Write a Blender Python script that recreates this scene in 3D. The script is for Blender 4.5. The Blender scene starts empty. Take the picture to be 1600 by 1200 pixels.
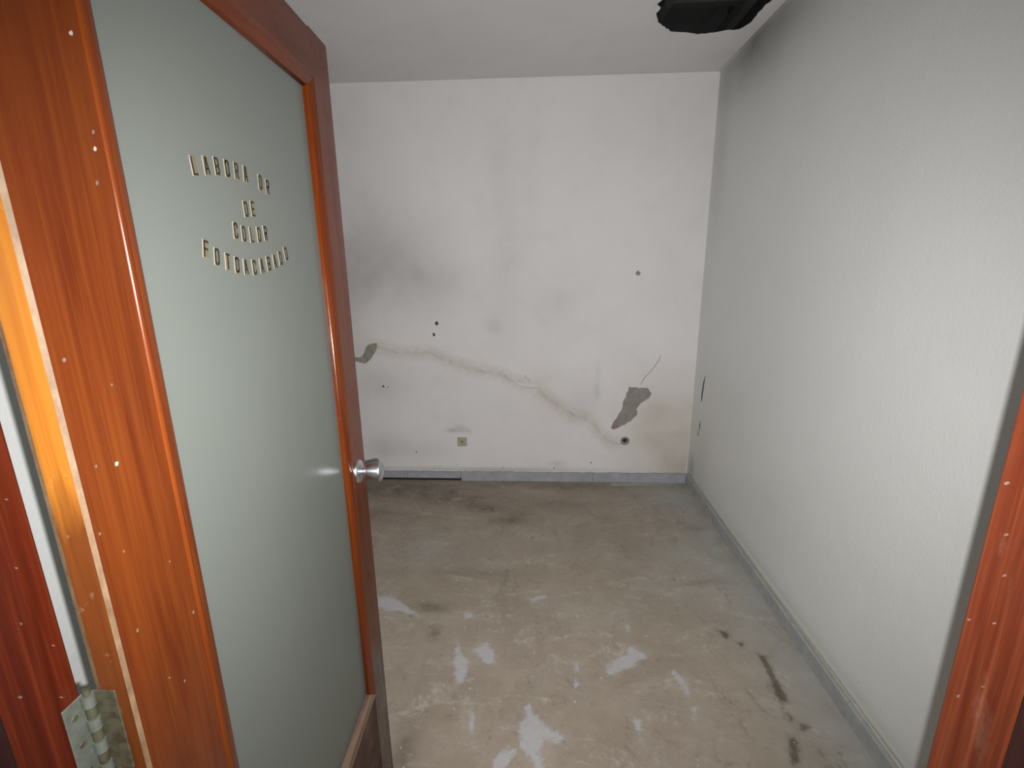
import bpy, bmesh, math, random
import numpy as np
from mathutils import Vector, Matrix
from mathutils.geometry import delaunay_2d_cdt

S = bpy.context.scene
COL = S.collection
random.seed(7)

# ------------------------------------------------------------------ camera
cd = bpy.data.cameras.new('camera'); cam = bpy.data.objects.new('camera', cd); COL.objects.link(cam)
cd.sensor_fit = 'HORIZONTAL'; cd.sensor_width = 36.0; cd.lens = 751.04 / 1600 * 36.0
cd.clip_start = 0.01
CAM = Vector((0, 0, 1.5842))
FW = Vector((-0.04916877, 0.96845785, -0.24427817))
RT = Vector((0.99879048, 0.04765444, -0.0121091))
UP = Vector((0.0000862, 0.24457810, 0.96962959))
m = Matrix((RT, UP, -FW)).transposed().to_4x4(); m.translation = CAM
cam.matrix_world = m
S.camera = cam

# ------------------------------------------------------------------ light
W = bpy.data.worlds.new('dim_world'); S.world = W; W.use_nodes = True
bg = W.node_tree.nodes['Background']
bg.inputs[0].default_value = (0.95, 1.0, 1.03, 1); bg.inputs[1].default_value = 0.3  # dim even background; no window lets daylight in

fl = bpy.data.lights.new('phone_flash', 'SPOT'); fl.energy = 200.0; fl.shadow_soft_size = 0.0035
fl.spot_size = math.radians(130); fl.spot_blend = 1.0; fl.color = (1.0, 0.99, 0.985)
flo = bpy.data.objects.new('phone_flash', fl); COL.objects.link(flo)
mm = m.copy(); mm.translation = Vector((0.017, 0.0, 1.574)); flo.matrix_world = mm

vs = S.view_settings
vs.view_transform = 'Standard'; vs.look = 'None'; vs.gamma = 1.0; vs.exposure = 0.0
vs.use_curve_mapping = False

# ------------------------------------------------------------------ room dimensions (metres)
XL = -1.95                                  # left wall, hidden behind the door
XR, YB, HC = 1.1125, 3.3261, 2.6885         # right wall, back wall, ceiling
XH, YH, ANG, DW, DH = -0.4245, 0.390, math.radians(92.545), 0.7965, 2.05   # door
XJ, YJ = 0.3914, 0.3941                     # right jamb, room-side arris
JL, YL = -0.470, 0.381                      # left jamb face, room-side arris

# ------------------------------------------------------------------ helpers
def link(name, me, mats, parent=None, smooth=False):
    if not isinstance(mats, (list, tuple)): mats = [mats]
    for mt in mats: me.materials.append(mt)
    if smooth:
        for p in me.polygons: p.use_smooth = True
    o = bpy.data.objects.new(name, me); COL.objects.link(o)
    if parent is not None: o.parent = parent
    return o

def bm_obj(name, bm, mats, parent=None, smooth=False):
    bmesh.ops.recalc_face_normals(bm, faces=bm.faces)
    me = bpy.data.meshes.new(name); bm.to_mesh(me); bm.free()
    return link(name, me, mats, parent, smooth)

def add_box(bm, lo, hi, bevel=0.0, seg=2, mat=0):
    lo = Vector(lo); hi = Vector(hi)
    r = bmesh.ops.create_cube(bm, size=1.0)
    vs_ = r['verts']
    for v in vs_:
        v.co = Vector([(lo[i] + hi[i]) / 2 + v.co[i] * (hi[i] - lo[i]) for i in range(3)])
    fs = list({f for v in vs_ for f in v.link_faces})
    for f in fs: f.material_index = mat
    if bevel > 0:
        es = list({e for v in vs_ for e in v.link_edges})
        bmesh.ops.bevel(bm, geom=es, offset=bevel, segments=seg, affect='EDGES', profile=0.5)

def box(name, lo, hi, mat, parent=None, bevel=0.0, seg=2):
    bm = bmesh.new(); add_box(bm, lo, hi, bevel, seg)
    return bm_obj(name, bm, mat, parent)

def prism(bm, pts, ax, z0, z1, mats=None):
    """extrude a closed 2-D polygon; ax maps (u, v, w) to xyz"""
    a = [bm.verts.new(ax(u, v, z0)) for u, v in pts]
    b = [bm.verts.new(ax(u, v, z1)) for u, v in pts]
    n = len(pts)
    for i in range(n):
        f = bm.faces.new((a[i], a[(i + 1) % n], b[(i + 1) % n], b[i]))
        if mats: f.material_index = mats[i]
    bm.faces.new(a[::-1]); bm.faces.new(b)

def lathe(bm, prof, org, axis, seg=40):
    """revolve (distance along axis, radius) profile"""
    axis = Vector(axis).normalized(); t = Vector((0, 0, 1)); s = axis.cross(t).normalized()
    org = Vector(org); rings = []
    for d, r in prof:
        if r < 1e-6: rings.append([bm.verts.new(org + axis * d)])
        else: rings.append([bm.verts.new(org + axis * d + (t * math.cos(2 * math.pi * k / seg) + s * math.sin(2 * math.pi * k / seg)) * r) for k in range(seg)])
    for A, B in zip(rings, rings[1:]):
        for k in range(seg):
            k2 = (k + 1) % seg
            if len(A) == 1 and len(B) == 1: continue
            if len(A) == 1: bm.faces.new((A[0], B[k], B[k2]))
            elif len(B) == 1: bm.faces.new((A[k], B[0], A[k2]))
            else: bm.faces.new((A[k], B[k], B[k2], A[k2]))

def struct(o, label, cat):
    o['kind'] = 'structure'; o['label'] = label; o['category'] = cat
    return o

# ---- fields used for stains that have a shape of their own
def sdf(P, poly):
    """signed distance of points P (n,2) to a closed polygon, inside positive"""
    poly = np.array(poly, float); A = poly; B = np.roll(poly, -1, 0)
    d = np.full(len(P), 1e9); ins = np.zeros(len(P), bool)
    for a, b in zip(A, B):
        e = b - a; w = P - a
        t = np.clip((w @ e) / max(e @ e, 1e-12), 0, 1)
        d = np.minimum(d, np.hypot(*(w - t[:, None] * e).T))
        c = ((a[1] <= P[:, 1]) != (b[1] <= P[:, 1]))
        with np.errstate(divide='ignore', invalid='ignore'):
            xx = a[0] + (P[:, 1] - a[1]) * (b[0] - a[0]) / (b[1] - a[1] if b[1] != a[1] else 1e-12)
        ins ^= c & (P[:, 0] < xx)
    return np.where(ins, d, -d)

def pdist(P, line):
    d = np.full(len(P), 1e9)
    for a, b in zip(line, line[1:]):
        a = np.array(a); e = np.array(b) - a; w = P - a
        t = np.clip((w @ e) / (e @ e), 0, 1)
        d = np.minimum(d, np.hypot(*(w - t[:, None] * e).T))
    return d

def blobs(P, L):
    v = np.zeros(len(P))
    for cx, cy, rx, ry, a in L:
        v += a * np.exp(-((P[:, 0] - cx) / rx) ** 2 - ((P[:, 1] - cy) / ry) ** 2)
    return v

def set_attr(me, name, vals):
    at = me.attributes.new(name, 'FLOAT', 'POINT'); at.data.foreach_set('value', np.asarray(vals, np.float32))

def sheet(u0, u1, v0, v1, step, holes):
    """triangulated rectangle with polygonal holes -> verts2d, faces, list of hole rims"""
    nu = max(2, round((u1 - u0) / step)); nv = max(2, round((v1 - v0) / step))
    vin = [Vector((u0 + (u1 - u0) * i / nu, v0 + (v1 - v0) * j / nv)) for j in range(nv + 1) for i in range(nu + 1)]
    ein = []
    c = [0, nu, (nu + 1) * (nv + 1) - 1, (nu + 1) * nv]
    ein += [(c[k], c[(k + 1) % 4]) for k in range(4)]
    for h in holes:
        s = len(vin); vin += [Vector(q) for q in h]; n = len(h)
        ein += [(s + k, s + (k + 1) % n) for k in range(n)]
    vo, eo, fo, *_ = delaunay_2d_cdt(vin, ein, [], 0, 1e-6)
    V = np.array([tuple(v) for v in vo]); F = np.array([f for f in fo])
    C = V[F].mean(1); keep = np.ones(len(F), bool)
    for h in holes: keep &= sdf(C, h) < 0
    return V, F[keep]

def roughen(poly, n, amp, seed):
    """subdivide a polygon and jitter it so that a broken edge looks broken"""
    rr = random.Random(seed); out = []
    for a, b in zip(poly, poly[1:] + poly[:1]):
        a = Vector(a); b = Vector(b); k = max(1, int((b - a).length / n)); nrm = Vector((-(b - a).y, (b - a).x)).normalized()
        for i in range(k):
            p = a.lerp(b, i / k)
            if i: p = p + nrm * rr.uniform(-amp, amp)
            out.append((p.x, p.y))
    return out

# ------------------------------------------------------------------ materials
class N:
    def __init__(s, name):
        s.m = bpy.data.materials.new(name); s.m.use_nodes = True; s.t = s.m.node_tree
        s.b = s.t.nodes['Principled BSDF']; s.out = s.t.nodes['Material Output']
    def n(s, typ, **kw):
        q = s.t.nodes.new(typ)
        for k, v in kw.items(): setattr(q, k, v)
        return q
    def set(s, sock, v):
        if hasattr(v, 'is_output') or isinstance(v, bpy.types.NodeSocket): s.t.links.new(v, sock)
        else: sock.default_value = v
    def p(s, **kw):
        for k, v in kw.items(): s.set(s.b.inputs[k.replace('_', ' ')], v)
    def coord(s, scale=(1, 1, 1)):
        if not hasattr(s, 'tc'): s.tc = s.n('ShaderNodeTexCoord')
        mp = s.n('ShaderNodeMapping'); mp.inputs['Scale'].default_value = scale
        s.t.links.new(s.tc.outputs['Object'], mp.inputs['Vector']); return mp.outputs['Vector']
    def noise(s, scale, detail=4, rough=0.55, stretch=(1, 1, 1), dist=0.0):
        q = s.n('ShaderNodeTexNoise'); q.inputs['Scale'].default_value = scale
        q.inputs['Detail'].default_value = detail; q.inputs['Roughness'].default_value = rough; q.inputs['Distortion'].default_value = dist
        s.t.links.new(s.coord(stretch), q.inputs['Vector']); return q.outputs['Fac']
    def attr(s, name):
        q = s.n('ShaderNodeAttribute', attribute_name=name); return q.outputs['Fac']
    def math(s, op, a, b=0.0, clamp=False):
        q = s.n('ShaderNodeMath', operation=op, use_clamp=clamp); s.set(q.inputs[0], a); s.set(q.inputs[1], b); return q.outputs[0]
    def ramp(s, v, a, b, lo=0.0, hi=1.0):
        q = s.n('ShaderNodeMapRange'); q.clamp = True
        s.set(q.inputs[0], v)
        for i, x in zip((1, 2, 3, 4), (a, b, lo, hi)): q.inputs[i].default_value = x
        return q.outputs[0]
    def mix(s, f, a, b, mode='MIX'):
        q = s.n('ShaderNodeMix', data_type='RGBA', blend_type=mode)
        s.set(q.inputs[0], f)
        for i, v in ((6, a), (7, b)):
            if isinstance(v, tuple): q.inputs[i].default_value = (*v, 1) if len(v) == 3 else v
            else: s.t.links.new(v, q.inputs[i])
        return q.outputs[2]
    def bump(s, hgt, strength, dist, prev=None):
        q = s.n('ShaderNodeBump'); q.inputs['Strength'].default_value = strength; q.inputs['Distance'].default_value = dist
        s.set(q.inputs['Height'], hgt)
        if prev is not None: s.t.links.new(prev, q.inputs['Normal'])
        return q.outputs['Normal']

def c3(r, g, b):   # 8-bit sRGB -> linear
    f = lambda x: ((x / 255 + .055) / 1.055) ** 2.4 if x > 10 else x / 255 / 12.92
    return (f(r), f(g), f(b))

def c4(c): return (*c, 1.0)

def wood(name, base, dark, light, rough=0.22, coat=0.18, stretch=(26, 26, 1.3), wear=0.0, spec=0.16, foot=None):
    w = N(name)
    g1 = w.noise(1.6, 5, 0.6, stretch, 0.6); g2 = w.noise(5.0, 4, 0.6, (stretch[0] * 1.5, stretch[1] * 1.5, stretch[2] * .6)); big = w.noise(1.8, 2, 0.5, (1.6, 1.6, .7) if stretch[2] < 5 else (.7, .7, 1.6))
    c = w.mix(w.ramp(g1, .35, .68), dark, base)
    c = w.mix(w.math('MULTIPLY', w.ramp(g2, .48, .75), .55), c, light)
    c = w.mix(w.math('MULTIPLY', w.ramp(big, .35, .7), .4), c, dark)
    sp = w.ramp(w.noise(75, 2, .5), .77, .79)
    c = w.mix(w.math('MULTIPLY', sp, .3), c, c3(120, 80, 55))
    if wear > 0:
        wn = w.ramp(w.noise(9, 6, .7, (1.5, 1.5, .5)), .60 - .12 * wear, .72)
        c = w.mix(w.math('MULTIPLY', wn, wear), c, c3(140, 122, 105))
    if foot:   # varnish gone below this height, ragged limit
        sep = w.n('ShaderNodeSeparateXYZ'); w.t.links.new(w.coord(), sep.inputs[0])
        zz = w.math('ADD', sep.outputs[2], w.math('MULTIPLY', w.math('SUBTRACT', w.noise(2.2, 6, .7, (9, 9, 1)), .5), .55))
        bare = w.mix(w.ramp(w.noise(7, 6, .7, (7, 7, .5)), .45, .68), (0.040, 0.019, 0.015), (0.16, 0.13, 0.12))
        c = w.mix(w.ramp(zz, foot - .05, foot + .05, .9, 0), c, bare)
    w.p(Base_Color=c, Roughness=w.ramp(w.noise(12, 4, .6), .3, .7, rough * .8, rough * 1.5), Coat_Weight=coat, Coat_Roughness=0.12)
    w.b.inputs['Specular IOR Level'].default_value = spec
    w.p(Normal=w.bump(g1, .08, .002))
    return w.m

MAHOG = wood('varnished_mahogany', (0.100, 0.0215, 0.0034), (0.056, 0.0090, 0.0016), (0.128, 0.034, 0.0045))
MAHOG_LOCK = wood('mahogany_with_scuffed_foot', (0.100, 0.0215, 0.0042), (0.056, 0.0090, 0.002), (0.128, 0.034, 0.0055), foot=.47)
BEAD_WORN_LIT = wood('worn_lit_bead_wood', (0.20, 0.135, 0.095), (0.11, 0.065, 0.045), (0.30, 0.23, 0.18), rough=.6, coat=0, stretch=(1.3, 1.3, 26), wear=.3)  # worn wood; light on its upturned face is added to the pale colour
MAHOG_RAIL = wood('varnished_mahogany_rail', (0.098, 0.0225, 0.006), (0.058, 0.0105, 0.003), (0.125, 0.034, 0.007), stretch=(1.3, 1.3, 26))
MAHOG_RAIL_WORN = wood('worn_mahogany_rail', (0.075, 0.036, 0.026), (0.042, 0.018, 0.013), (0.11, 0.06, 0.042), rough=.5, coat=.05, stretch=(1.3, 1.3, 26), wear=.25)
JAMBW = wood('jamb_wood', (0.075, 0.011, 0.004), (0.040, 0.0055, 0.002), (0.115, 0.021, 0.006), rough=.25, coat=.12)
STOPW = wood('dark_stop_wood', (0.022, 0.008, 0.007), (0.012, 0.004, 0.004), (0.035, 0.012, 0.010), rough=.35, coat=.1)
JAMBR = wood('jamb_wood_scuffed', (0.095, 0.021, 0.008), (0.052, 0.010, 0.004), (0.14, 0.036, 0.014), rough=.35, coat=.1, wear=.15)

def edge_wood():
    w = N('bare_edge_wood')
    g = w.noise(1.6, 5, .6, (40, 40, 1.4), .5)
    a = w.mix(w.ramp(g, .35, .7), (0.20, 0.062, 0.0065), (0.29, 0.112, 0.014))          # bare honey wood
    b = w.mix(w.ramp(g, .35, .7), (0.070, 0.017, 0.0035), (0.115, 0.032, 0.006))          # still varnished below
    sep = w.n('ShaderNodeSeparateXYZ'); w.t.links.new(w.coord(), sep.inputs[0])
    z = w.math('ADD', sep.outputs[2], w.math('MULTIPLY', w.math('SUBTRACT', w.noise(3, 4, .6, (9, 9, 1)), .5), .16))
    k = w.ramp(z, 1.335, 1.39)
    c = w.mix(k, b, a)
    sc = w.ramp(w.noise(26, 5, .7), .62, .72)
    c = w.mix(w.math('MULTIPLY', sc, .3), c, c3(190, 160, 130))
    w.p(Base_Color=c, Roughness=.4, Normal=w.bump(g, .1, .001)); return w.m
EDGEW = edge_wood()
def arris_wood():
    w = N('worn_arris_wood'); g = w.noise(30, 5, .7, (1, 1, .5))
    w.p(Base_Color=w.mix(w.ramp(g, .35, .65), (0.070, 0.032, 0.011), (0.140, 0.092, 0.049)), Roughness=.7, Normal=w.bump(g, .5, .002)); return w.m
ARRIS = arris_wood()

def plaster(name, base, peel=1.0, spec=.35, rough=.55, stain=False):
    w = N(name)
    col = w.mix(w.ramp(w.noise(1.4, 4, .6), .3, .7), base, tuple(v * .93 for v in base))
    col = w.mix(w.math('MULTIPLY', w.ramp(w.noise(7, 6, .65), .52, .78), .22), col, tuple(v * .7 for v in base))
    hb = w.noise(70, 3, .55)
    if stain:
        n1 = w.noise(5, 7, .68); n2 = w.noise(22, 6, .7)
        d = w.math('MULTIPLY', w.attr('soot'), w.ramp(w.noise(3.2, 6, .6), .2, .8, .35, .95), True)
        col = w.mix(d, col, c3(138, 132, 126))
        ye = w.math('MULTIPLY', w.attr('damp'), w.ramp(n1, .25, .75, .55, 1.1), True)
        col = w.mix(ye, col, (0.50, 0.445, 0.375))
        # broken seam of the flaking plaster
        sd = w.math('ADD', w.attr('seam'), w.math('MULTIPLY', w.math('SUBTRACT', n1, .5), .10))
        msk = w.attr('seam_near')
        band = w.math('MULTIPLY', w.ramp(w.math('ABSOLUTE', sd), .008, .075, 1, 0), msk)
        col = w.mix(w.math('MULTIPLY', band, w.ramp(n2, .3, .62, .12, .62)), col, (0.50, 0.445, 0.37))
        lin = w.math('MULTIPLY', w.ramp(w.math('ABSOLUTE', sd), .0, .009, 1, 0), msk)
        col = w.mix(w.math('MULTIPLY', lin, w.ramp(n2, .48, .66, 0, .32)), col, (0.30, 0.255, 0.21))
        sp = w.ramp(w.math('ADD', w.noise(30, 3, .6), w.math('MULTIPLY', w.attr('specks'), .18)), .80, .83)
        col = w.mix(w.math('MULTIPLY', sp, .8), col, (0.07, 0.065, 0.06))
        nb = w.bump(w.math('MULTIPLY', w.ramp(sd, -.012, .012), msk), .5, .006)
        nb = w.bump(n2, .18, .004, nb)
        nb = w.bump(hb, .12 * peel, .002, nb)
    else:
        nb = w.bump(hb, .5 * peel, .0022)
        nb = w.bump(w.noise(6, 3, .5), .2, .01, nb)
    w.p(Base_Color=col, Roughness=rough, Normal=nb); w.b.inputs['Specular IOR Level'].default_value = spec
    w.col = col
    return w.m
BACKP = plaster('aged_white_plaster', (0.74, 0.715, 0.71), .8, .25, .6, stain=True)
def right_plaster():
    base = (0.73, 0.74, 0.72)
    w = N('rough_white_paint')
    col = w.mix(w.ramp(w.noise(1.4, 4, .6), .3, .7), base, tuple(v * .94 for v in base))
    d = w.math('MULTIPLY', w.attr('dark_tone'), w.ramp(w.noise(2.2, 3, .5), .2, .8, .6, 1.25), True)
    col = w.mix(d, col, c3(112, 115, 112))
    pk = w.ramp(w.noise(38, 2, .5), .765, .785)
    col = w.mix(w.math('MULTIPLY', pk, .35), col, c3(120, 118, 110))
    nb = w.bump(w.noise(95, 3, .55), .32, .0022); nb = w.bump(w.noise(7, 3, .5), .14, .01, nb)
    w.p(Base_Color=col, Roughness=w.ramp(w.noise(60, 3, .6), .3, .7, .28, .5), Normal=nb); w.b.inputs['Specular IOR Level'].default_value = .4
    return w.m
RIGHTP = right_plaster()
CEILP = plaster('dull_ceiling_paint', (0.74, 0.73, 0.73), .5, .2, .7)
PLAIN = plaster('plain_white_paint', (0.72, 0.73, 0.715), .6, .25, .6)
HALLP = plaster('hall_paint', (0.42, 0.42, 0.40), .6, .25, .6)

def cement(name, base, sc=18):
    w = N(name); n1 = w.noise(sc, 6, .65); n2 = w.noise(4, 3, .5)
    c = w.mix(w.ramp(n1, .3, .7), tuple(v * .72 for v in base), base)
    c = w.mix(w.math('MULTIPLY', w.ramp(n2, .4, .7), .4), c, tuple(v * .8 for v in base))
    w.p(Base_Color=c, Roughness=.85, Normal=w.bump(n1, .5, .004)); return w.m
CEMENT = cement('bare_cement', (0.315, 0.285, 0.265))
CHIPL = cement('bare_cement_olive', (0.30, 0.285, 0.235))
SKIRT = cement('grey_skirting_cement', (0.385, 0.39, 0.425), 14)
SKIRT2 = cement('grey_green_skirting', (0.40, 0.41, 0.40), 25)
VOID = cement('dark_void', (0.030, 0.033, 0.030), 9)
VOIDB = cement('void_timber', (0.055, 0.060, 0.052), 9)
GAPSHADE = cement('brown_gap_shade', (0.030, 0.018, 0.013), 30)
YEL = cement('yellowed_plate', (0.45, 0.42, 0.29), 40)
BLACK = cement('hole_black', (0.02, 0.02, 0.02), 40)  # flat black for the dark of holes and gouges
HOLEG = cement('hole_grey', (0.085, 0.08, 0.075), 40)
PALE = cement('pale_flake', (0.70, 0.69, 0.66), 40)
DEBR = cement('debris', (0.40, 0.375, 0.33), 40)
SPECK = cement('dull_paint_speck', (0.12, 0.085, 0.06), 300)
SPECKW = cement('white_paint_speck', (0.30, 0.28, 0.25), 300)

def floor_mat():
    w = N('dusty_cement_floor')
    n0 = w.noise(1.5, 5, .6); n1 = w.noise(6, 7, .68); n2 = w.noise(28, 6, .7); n3 = w.noise(90, 4, .7)
    c = w.mix(w.ramp(n0, .3, .7), (0.256, 0.210, 0.160), (0.331, 0.281, 0.222))
    c = w.mix(w.math('MULTIPLY', w.ramp(n1, .45, .7), .4), c, (0.375, 0.331, 0.269))
    c = w.mix(w.math('MULTIPLY', w.ramp(n2, .5, .75), .35), c, (0.188, 0.150, 0.112))
    c = w.mix(w.math('MULTIPLY', w.attr('grey'), w.ramp(n1, .3, .65, .35, 1.1), True), c, (0.344, 0.344, 0.319))
    d = w.math('MULTIPLY', w.attr('dirt'), w.ramp(n1, .35, .65, .1, 1.5), True)
    c = w.mix(d, c, (0.085, 0.065, 0.040))
    # scuffs and wiped dust
    sw = w.math('MULTIPLY', w.ramp(w.noise(3.0, 7, .72, (1.0, 2.2, 1), 1.6), .52, .66), w.ramp(w.noise(40, 5, .75), .42, .62))
    c = w.mix(w.math('MULTIPLY', sw, .8), c, (0.46, 0.42, 0.37))
    dk = w.math('MULTIPLY', w.ramp(w.noise(4.5, 7, .75, (1.8, 1.0, 1), 1.2), .54, .68), w.ramp(w.noise(60, 4, .7), .40, .62))
    c = w.mix(w.math('MULTIPLY', dk, .75), c, (0.11, 0.085, 0.055))
    # dried paint
    s = w.math('ADD', w.attr('paint'), w.math('ADD', w.math('MULTIPLY', w.math('SUBTRACT', n2, .5), .06), w.math('MULTIPLY', w.math('SUBTRACT', n1, .5), .05)))
    halo = w.ramp(s, -.05, .0)
    c = w.mix(w.math('MULTIPLY', halo, w.ramp(n2, .45, .7, 0, .45)), c, (0.44, 0.40, 0.36))
    pk = w.ramp(s, -.006, .009)
    c = w.mix(w.math('MULTIPLY', pk, w.ramp(n3, .2, .65, .45, .88)), c, (0.425, 0.425, 0.445))
    g = w.math('ADD', w.attr('gouge'), w.math('MULTIPLY', w.math('SUBTRACT', n2, .5), .035))
    gk = w.ramp(g, -.006, .006)
    c = w.mix(w.math('MULTIPLY', w.ramp(g, -.02, .0), .35), c, (0.16, 0.115, 0.075))
    c = w.mix(w.math('MULTIPLY', gk, w.ramp(n3, .3, .6, .45, .95)), c, (0.075, 0.066, 0.048))
    fk = w.ramp(w.noise(45, 2, .5), .71, .73)
    c = w.mix(w.math('MULTIPLY', fk, .85), c, (0.45, 0.41, 0.36))
    nb = w.bump(gk, .6, -.006); nb = w.bump(n2, .3, .006, nb); nb = w.bump(n3, .2, .002, nb); nb = w.bump(pk, .3, .002, nb)
    w.p(Base_Color=c, Roughness=w.ramp(n1, .3, .7, .5, .75), Normal=nb); return w.m
FLOORM = floor_mat()

def glass_mat():
    w = N('frosted_glass')
    n = w.noise(160, 2, .5); big = w.noise(2, 3, .5)
    col = w.mix(w.ramp(big, .3, .7), (0.150, 0.162, 0.145), (0.165, 0.175, 0.160))
    w.p(Base_Color=col, Roughness=.24, Normal=w.bump(n, .10, .0006)); w.b.inputs['Specular IOR Level'].default_value = .85
    tr = w.n('ShaderNodeBsdfTranslucent'); tr.inputs[0].default_value = (0.62, 0.68, 0.64, 1)
    mx = w.n('ShaderNodeMixShader'); mx.inputs[0].default_value = .42
    w.t.links.new(w.b.outputs[0], mx.inputs[1]); w.t.links.new(tr.outputs[0], mx.inputs[2])
    w.t.links.new(mx.outputs[0], w.out.inputs[0]); return w.m
GLASS = glass_mat()

def metal(name, col, rough, sc=40, met=1.0, spots=None):
    w = N(name); c = c4(col); n = w.noise(sc, 5, .65)
    if spots: c = w.mix(w.ramp(n, .42, .66), col, spots)
    w.p(Base_Color=c, Metallic=met, Roughness=w.ramp(n, .3, .7, rough * .8, rough * 1.3)); return w.m
CHROME = metal('satin_chrome', (0.66, 0.69, 0.72), .30)
STEEL = metal('dull_hinge_steel', (0.125, 0.135, 0.115), .5, 60, .35, (0.085, 0.09, 0.07))
STEEL_G = metal('tarnished_hinge_steel', (0.060, 0.058, 0.034), .6, 70, .2, (0.028, 0.017, 0.008))
GOLD = metal('gold_tile_face', (0.145, 0.125, 0.062), .42, 60, .25, (0.11, 0.092, 0.05))
TEDGE = metal('flash_lit_tile_edge', (0.21, 0.185, 0.13), .4, 60, .1)  # flash reflection on the tile sides put into a paler colour
INK = N('black_letter_ink'); INK.p(Base_Color=(0.012, 0.010, 0.009, 1), Roughness=.45); INK = INK.m

# ------------------------------------------------------------------ floor
PAINT = {
'a': [(-0.155, 1.199), (-0.121, 1.261), (-0.065, 1.274), (-0.053, 1.32), (-0.115, 1.339), (-0.056, 1.347), (-0.081, 1.372), (-0.046, 1.387), (-0.059, 1.434), (-0.022, 1.449), (0.015, 1.389), (0.038, 1.351), (0.112, 1.305), (0.06, 1.294), (0.031, 1.308), (0.019, 1.266), (0.035, 1.15), (-0.024, 1.15), (-0.014, 1.236), (-0.054, 1.261), (-0.105, 1.19), (-.14, 1.12)],
'b': [(0.275, 1.622), (0.32, 1.657), (0.373, 1.685), (0.389, 1.735), (0.452, 1.697), (0.469, 1.663), (0.415, 1.652), (0.393, 1.609), (0.338, 1.599), (0.287, 1.565)],
'c': [(-0.345, 1.643), (-0.355, 1.744), (-0.327, 1.707), (-0.281, 1.636), (-0.263, 1.554), (-0.283, 1.506), (-0.32, 1.536)],
'd': [(-0.26, 1.69), (-0.214, 1.729), (-0.167, 1.694), (-0.168, 1.623), (-0.209, 1.613), (-0.248, 1.655)],
'e': [(-0.796, 2.026), (-0.685, 1.992), (-0.607, 1.947), (-0.532, 1.871), (-0.627, 1.901), (-0.761, 1.919)],
'f': [(0.53, 1.627), (0.559, 1.612), (0.578, 1.584), (0.587, 1.53), (0.585, 1.493), (0.557, 1.492), (0.549, 1.551)],
'g': [(0.349, 1.395), (0.38, 1.389), (0.359, 1.32), (0.346, 1.338)],
'h': [(-0.343, 1.91), (-0.287, 1.912), (-0.29, 1.868), (-0.328, 1.867)],
'i': [(0.154, 1.643), (0.174, 1.635), (0.163, 1.507), (0.146, 1.499)],
'j': [(0.395, 1.849), (0.429, 1.854), (0.415, 1.809)],
'k': [(0.569, 1.471), (0.594, 1.451), (0.566, 1.383), (0.556, 1.409)],
'l': [(0.498, 3.29), (0.772, 3.31), (1.089, 3.33), (1.076, 3.294), (0.785, 3.253), (0.565, 3.25)],
'm': [(-0.253, 1.477), (-0.221, 1.38), (-0.218, 1.292), (-0.242, 1.379)],
'n': [(-0.037, 2.013), (0.054, 2.053), (0.171, 2.074), (0.053, 2.028), (-0.012, 1.978)]}
GOUGE = [[(0.919, 1.699), (0.941, 1.688), (0.938, 1.596), (0.935, 1.55), (0.934, 1.484), (0.913, 1.479), (0.902, 1.519), (0.919, 1.596)],
[(0.906, 1.433), (0.918, 1.416), (0.901, 1.398)], [(0.865, 1.345), (0.89, 1.34), (0.849, 1.253), (0.83, 1.252)], [(0.928, 1.391), (0.951, 1.385), (0.928, 1.369)],
[(0.8, 1.842), (0.847, 1.814), (0.821, 1.784)], [(0.864, 1.766), (0.882, 1.758), (0.869, 1.744)]]
x0, x1, y0, y1 = XL, XR, 0.25, YB
nx, ny = 256, 262
gx, gy = np.meshgrid(np.linspace(x0, x1, nx + 1), np.linspace(y0, y1, ny + 1))
P2 = np.stack([gx.ravel(), gy.ravel()], 1)
idx = np.arange((nx + 1) * (ny + 1)).reshape(ny + 1, nx + 1)
F4 = np.stack([idx[:-1, :-1], idx[:-1, 1:], idx[1:, 1:], idx[1:, :-1]], -1).reshape(-1, 4)
me = bpy.data.meshes.new('floor'); me.from_pydata([(a, b, 0) for a, b in P2.tolist()], [], F4.tolist())
set_attr(me, 'paint', np.clip(np.max([sdf(P2, p) for p in PAINT.values()], 0) - .004, -.2, .05))
set_attr(me, 'gouge', np.clip(np.max([sdf(P2, p) for p in GOUGE], 0), -.2, .05))
set_attr(me, 'dirt', np.clip(blobs(P2, [(-.32, 2.89, .16, .06, .7), (-.19, 2.74, .12, .05, .6), (-.10, 2.82, .08, .05, .5), (-.53, 3.04, .35, .10, .5), (-1.0, 3.15, .4, .12, .7),
    (.08, 3.23, .5, .06, .5), (-1.03, 2.79, .12, .08, .5), (-.5, 1.94, .10, .035, .6), (.16, 2.96, .25, .07, .4), (-.14, 1.99, .1, .03, .2), (.86, 2.17, .12, .03, .35),
    (.97, 2.68, .06, .03, .5), (-.45, 1.78, .03, .05, .5), (-.3, 2.2, .3, .04, .25), (-.44, 1.2, .05, .2, .6), (.93, 1.2, .05, .12, .3)]), 0, 1.3))
set_attr(me, 'grey', np.clip(np.exp(-((P2[:, 0] - XR) / .22) ** 2) * 1.0 + blobs(P2, [(.95, 3.1, .3, .25, .6), (.75, 2.3, .25, .35, .45), (-.62, 2.42, .16, .1, .6), (.3, 1.95, .2, .08, .3)]), 0, 1))
struct(link('floor', me, FLOORM), 'dusty brown cement floor with dried grey paint patches', 'floor')

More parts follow.
